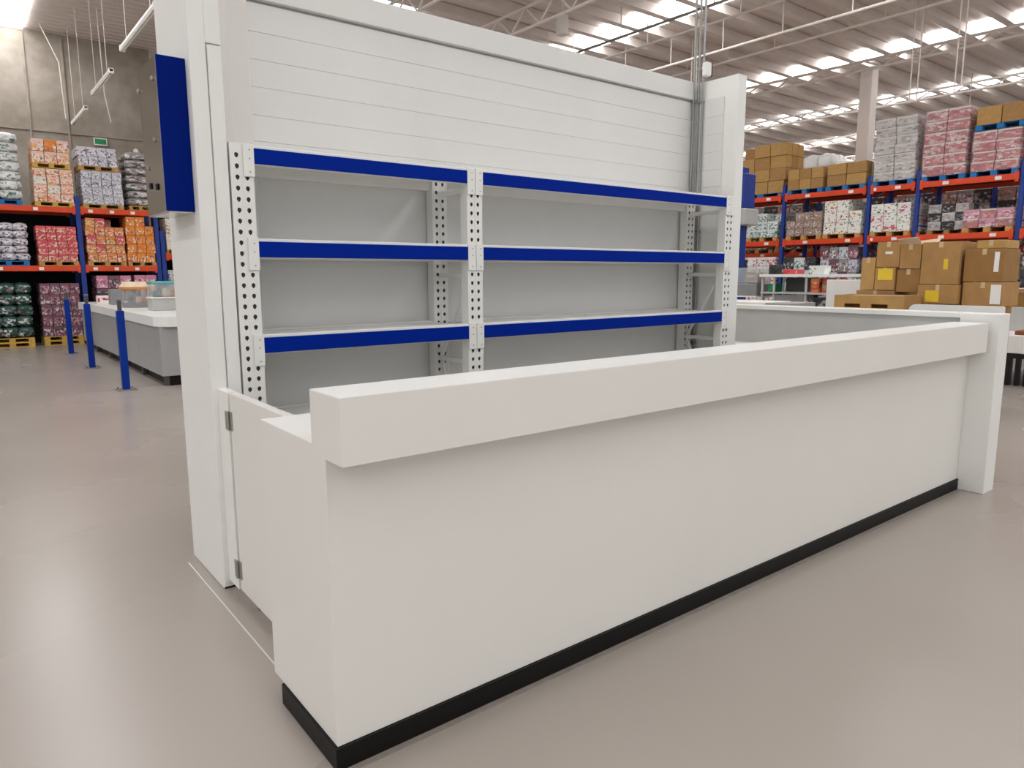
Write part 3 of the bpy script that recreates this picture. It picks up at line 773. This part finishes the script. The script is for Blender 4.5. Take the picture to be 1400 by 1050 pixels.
# hidden supports at the foot of the pile
carton('large bottom carton under the left end of the pile', P0, P0+.6, 3.76, 4.2, 0, .68, 'cardboard_dark')
carton('large carton second up under the left end of the pile', P0, P0+.6, 3.76, 4.2, .68, 1.355, 'cardboard')
carton('large bottom carton under the pile middle', P0, P0+.6, 3.10, 3.74, 0, .6, 'cardboard_dark')
carton('large carton second up under the pile middle', P0, P0+.6, 3.10, 3.74, .6, 1.215, 'cardboard')
carton('large bottom carton under the right end of the pile', P0, P0+.6, 2.78, 3.08, 0, .6, 'cardboard_dark')
carton('large carton second up under the right end of the pile', P0, P0+.6, 2.78, 3.08, .6, 1.20, 'cardboard')
carton('tall narrow carton at the far end of the pile, top edge torn', P0, P0+.4, 4.0, 4.16, 1.36, 1.73, 'cardboard_light')
carton('square carton with a white label at the top of the pile', P0, P0+.45, 3.735, 3.99, 1.62, 1.905, 'cardboard', (.3, .62, .52, .62))
carton('carton with a big yellow label under the square white labelled one', P0-.02, P0+.43, 3.765, 3.985, 1.36, 1.615, 'cardboard', (.1, .85, .45, .95), 'label_yellow')
carton('carton with a pale open flap on the pile top', P0, P0+.4, 3.51, 3.73, 1.60, 1.87, 'cardboard', flaps=True)
carton('plain carton under the open flapped one', P0+.01, P0+.4, 3.505, 3.755, 1.34, 1.595, 'cardboard_dark')
carton('low wide carton with small yellow and white label near the pile foot', P0-.03, P0+.4, 3.10, 3.50, 1.22, 1.425, 'cardboard', (.45, .8, .1, .7), 'label_yellow')
carton('largest upright carton with a hanging yellow label', P0, P0+.45, 3.12, 3.50, 1.43, 1.885, 'cardboard', (.28, .40, .35, .6), 'label_yellow')
carton('tall darker carton with a vertical white print strip', P0+.05, P0+.5, 2.72, 3.09, 1.46, 1.80, 'cardboard_dark', (.12, .24, .3, .9))
carton('short open carton lying on the darker one', P0+.1, P0+.5, 2.74, 3.0, 1.805, 1.89, 'cardboard_light')
carton('carton with white print under the tall darker one', P0+.04, P0+.5, 2.70, 3.08, 1.205, 1.455, 'cardboard', (.05, .3, .1, .9))
carton('support carton under the cut out tray, bottom', 7.95, 8.45, 3.4, 4.15, 0, .55, 'cardboard_dark')
carton('support carton under the cut out tray, upper', 7.95, 8.45, 3.4, 4.15, .55, 1.12, 'cardboard')
# cut-out carton tray
tr = empty('carton_tray', 8.2, 3.8, 1.12); tag(tr, 'low brown cardboard tray with hand slots lying in front of the pile', 'tray')
zt0, zt1 = 1.125, 1.31
bm = bmesh.new(); ys_ = [3.44, 3.60, 3.78, 3.90, 4.08, 4.20]
for a, b2 in zip(ys_[:-1], ys_[1:]):
    solid = a in (3.44, 3.78, 4.08)
    if solid: bm_box(bm, 0, .02, a-3.44, b2-3.44, 0, .185)
    else:
        bm_box(bm, 0, .02, a-3.44, b2-3.44, 0, .05); bm_box(bm, 0, .02, a-3.44, b2-3.44, .09, .185)
add('front', me_from(bm, 'front'), 'cardboard_light', tr, Vector((8.0, 3.44, zt0))-org(tr))
box('rear', 8.42, 8.44, 3.44, 4.2, zt0, zt1, 'cardboard', tr)
box('side', 8.02, 8.42, 3.44, 3.46, zt0, zt1, 'cardboard', tr)
box('side', 8.02, 8.42, 4.18, 4.2, zt0, zt1, 'cardboard', tr)
box('bottom', 8.02, 8.42, 3.46, 4.18, zt0, zt0+.02, 'cardboard', tr)
box('paper_sheet', 8.03, 8.41, 3.6, 4.15, zt1-.015, zt1-.008, 'paper_white', tr)
carton('wide open carton with a pale raised flap behind the podium panel', 12.6, 13.15, 2.6, 4.05, .70, 1.26, 'cardboard_dark', flaps=True)

# ---------------------------------------------------------------- display table and small goods beyond the low wall
dt = empty('display_table', 9.7, 5.55, 0); tag(dt, 'white framed grey display table with open tiers beyond the low wall', 'display table')
DX0, DX1, DY0, DY1 = 9.5, 10.1, 4.95, 6.12
for y in (DY0, 5.4, 5.9, DY1-.03):
    for x in (DX0, DX1-.03):
        box('leg', x, x+.03, y, y+.03, 0, 1.52, 'panel_grey', dt, bev=.003)
for z in (.6, 1.06, 1.26):
    box('shelf', DX0-.02, DX1, DY0, DY1, z, z+.025, 'panel_grey', dt, bev=.003)
box('top', DX0-.03, DX1+.02, DY0-.02, DY1+.02, 1.50, 1.54, 'white_paint', dt, bev=.004)
box('back_panel', DX0+.3, DX0+.32, 5.43, 5.9, 1.29, 1.49, 'dark_grey', dt, bev=.002)
box('front_panel', DX0+.01, DX0+.02, 5.43, 5.9, 1.09, 1.25, 'mid_grey', dt, bev=.002)
box('front_panel', DX0+.01, DX0+.02, 4.98, 5.4, .63, 1.05, 'mid_grey', dt, bev=.002)
box('front_panel', DX0+.01, DX0+.02, 5.43, 6.08, .63, 1.05, 'panel_grey', dt, bev=.002)
GS = 'small goods on the display table'
for lab, x0, y0, w, h, z, m in (('orange boxed item on the display table tier', 9.55, 5.25, .12, .2, 1.285, 'pack_orange_red'),
                      ('red brown printed carton on the display table tier', 9.6, 4.99, .24, .2, 1.285, 'pack_red'),
                      ('dark shoe box on the display table lower tier', 9.6, 5.05, .3, .13, 1.085, 'pack_black_grey'),
                      ('tiny green carton on the display table tier', 9.53, 5.95, .07, .12, 1.285, 'sign_green')):
    tag(box('carton', x0, x0+.25, y0, y0+w, z, z+h, m, bev=.004), lab, 'box', GS)
for lab, y0, w, h, m in (('dark stand up carton on the display table top', 5.95, .12, .14, 'pack_black_grey'),
                       ('red printed pack row on the display table top', 5.62, .22, .07, 'pack_red'),
                       ('teal printed pack on the display table top', 5.22, .22, .12, 'pack_teal')):
    tag(box('carton', 9.6, 9.8, y0, y0+w, 1.54, 1.54+h, m, bev=.004), lab, 'box', GS)
ap = empty('appliance_stand', 9.7, 6.4, 0); tag(ap, 'grey appliance stand with glass box beside the booth wall', 'display')
box('cabinet', 9.5, 10.0, 6.2, 6.6, 0, 1.12, 'dark_grey', ap, bev=.006)
box('shelf', 9.48, 10.0, 6.18, 6.62, 1.2, 1.22, 'white_paint', ap, bev=.003)
box('drawer_box', 9.5, 9.95, 6.2, 6.6, 1.22, 1.40, 'mid_grey', ap, bev=.008)
box('leg', 9.5, 9.53, 6.2, 6.23, 1.12, 1.2, 'white_paint', ap)
box('leg', 9.5, 9.53, 6.57, 6.6, 1.12, 1.2, 'white_paint', ap)
box('glass_box', 9.52, 9.9, 6.2, 6.56, 1.40, 1.64, 'acrylic', ap, bev=.02, seg=2)
box('sample', 9.6, 9.8, 6.28, 6.46, 1.40, 1.58, 'pack_brown', ap, bev=.02)
wc = empty('white_counter', 7.6, 4.9, 0); tag(wc, 'low white counter with grey side between booth and display table', 'counter')
box('body', 7.4, 7.9, 4.4, 5.6, 0, 1.14, 'counter_grey', wc, bev=.004)
box('top', 7.36, 7.94, 4.7, 5.64, 1.14, 1.225, 'white_paint', wc, bev=.006)
box('end_block', 7.38, 7.92, 4.38, 4.69, 1.14, 1.22, 'counter_grey', wc, bev=.004)
wp = box('display_board', 9.2, 9.26, 4.45, 4.95, 0, 1.47, 'white_paint', bev=.006); tag(wp, 'upright white board left of the carton pile', 'board')
# rounded white counter end seen over the low wall
bm = bmesh.new(); R_ = .05; y0, y1, z1 = 1.95, 2.62, 1.30
pts = [(y1, 0), (y0, 0)] + [(y0+.012-.012*math.cos(a), z1-.012+.012*math.sin(a)) for a in [k*math.pi/8 for k in range(5)]] + [(y1-R_+R_*math.sin(a), z1-R_+R_*math.cos(a)) for a in [k*math.pi/16 for k in range(9)]]
vs = [bm.verts.new((0, y-2.26, z)) for y, z in pts]
f = bm.faces.new(vs); ex = bmesh.ops.extrude_face_region(bm, geom=[f])
for v in ex['geom']:
    if isinstance(v, bmesh.types.BMVert): v.co.x = .05
bmesh.ops.recalc_face_normals(bm, faces=bm.faces)
rc = empty('rounded_counter_end', 6.2, 2.26, 0); tag(rc, 'white round cornered counter end rising just above the low wall', 'counter')
add('shell', me_from(bm, 'shell'), 'laminate_top', rc, (0, 0, 0))
box('foot_strip', 6.21, 6.24, 2.0, 2.58, -.0, .05, 'plinth_black', rc, bev=0)
# low white podium with black legs at the picture edge
pd = empty('podium_table', 12.0, 2.9, 0); tag(pd, 'low white podium on black slatted legs at the picture edge', 'table')
box('top', 11.5, 13.2, 2.0, 4.08, .45, .70, 'white_paint', pd, bev=.01)
for k in range(14):
    box('leg', 11.53, 11.60, 2.06+k*.108, 2.118+k*.108, 0, .40, 'black_plastic', pd, bev=.004)
for k in range(4):
    box('leg', 13.0, 13.08, 2.1+k*.6, 2.18+k*.6, 0, .40, 'black_plastic', pd, bev=.004)
box('rail', 11.52, 13.1, 2.05, 4.0, .38, .45, 'black_plastic', pd, bev=.004)
tag(box('copper_tray', 11.6, 12.4, 2.3, 3.48, .70, .76, 'copper', bev=.01), 'flat copper brown tray on the low white podium', 'tray')
tag(box('grey_panel', 12.42, 12.5, 2.2, 3.86, .70, 1.05, 'panel_grey', bev=.004), 'pale grey panel standing at the back of the podium', 'panel')

# ---------------------------------------------------------------- hanging strip lamps over the aisle
LZ = 5.2
GLM = 'strip lamps hanging over the aisle'
for y0, y1, lab in ((11.2, 13.7, 'long white strip lamp hanging closest to the booth over the aisle'),
                    (15.2, 17.3, 'white strip lamp hanging second along the aisle'),
                    (18.8, 20.9, 'white strip lamp hanging farthest along before the concrete wall')):
    x = 2.63+(y0-11.2)*.022
    l = empty('strip_lamp', x, (y0+y1)/2, LZ); tag(l, lab, 'lamp', GLM)
    box('housing', x-.035, x+.035, y0, y1, LZ, LZ+.06, 'lamp_white', l, bev=.01)
    tube('tube', (x-.018, y0+.05, LZ-.012), (x-.018, y1-.05, LZ-.012), .014, 'tube_white', l, 8)
    tube('tube', (x+.018, y0+.05, LZ-.012), (x+.018, y1-.05, LZ-.012), .014, 'tube_white', l, 8)
    for yy in (y0+.03, y1-.05):
        box('end_cap', x-.042, x+.042, yy-.03, yy+.04, LZ-.03, LZ+.065, 'lamp_white', l, bev=.008)
    for yy in (y0+.4, y1-.4):
        tube('wire', (x, yy, LZ+.06), (x, yy, CZ), .006, 'truss_paint', l, 5)
cu = empty('ceiling_unit', 10.7, 11.9, 6.52); tag(cu, 'small white box unit hung from the roof above the booth wall', 'unit')
box('case', 10.60, 10.80, 11.8, 12.0, 6.52, 6.92, 'lamp_white', cu, bev=.015)
tube('rod', (10.7, 11.9, 6.92), (10.7, 11.9, CZ), .015, 'truss_paint', cu, 6)
for k, (x, lean) in enumerate(((5.05, .0), (5.2, .25), (5.45, -.1), (5.7, .2), (5.95, -.15))):
    tube('drop_conduit', (x, 23.6, 5.0), (x+lean, 23.6, CZ), .05, 'truss_paint', ceil, 6)
for pts in (((2.3, 20.9, CZ), (2.62, 20.9, 6.6), (2.66, 20.9, 5.3)), ((3.2, 19.0, CZ), (3.22, 19.0, 5.6), (3.3, 19.0, 5.0))):
    for a, b2 in zip(pts[:-1], pts[1:]): tube('cable', a, b2, .012, 'truss_paint', ceil, 6)
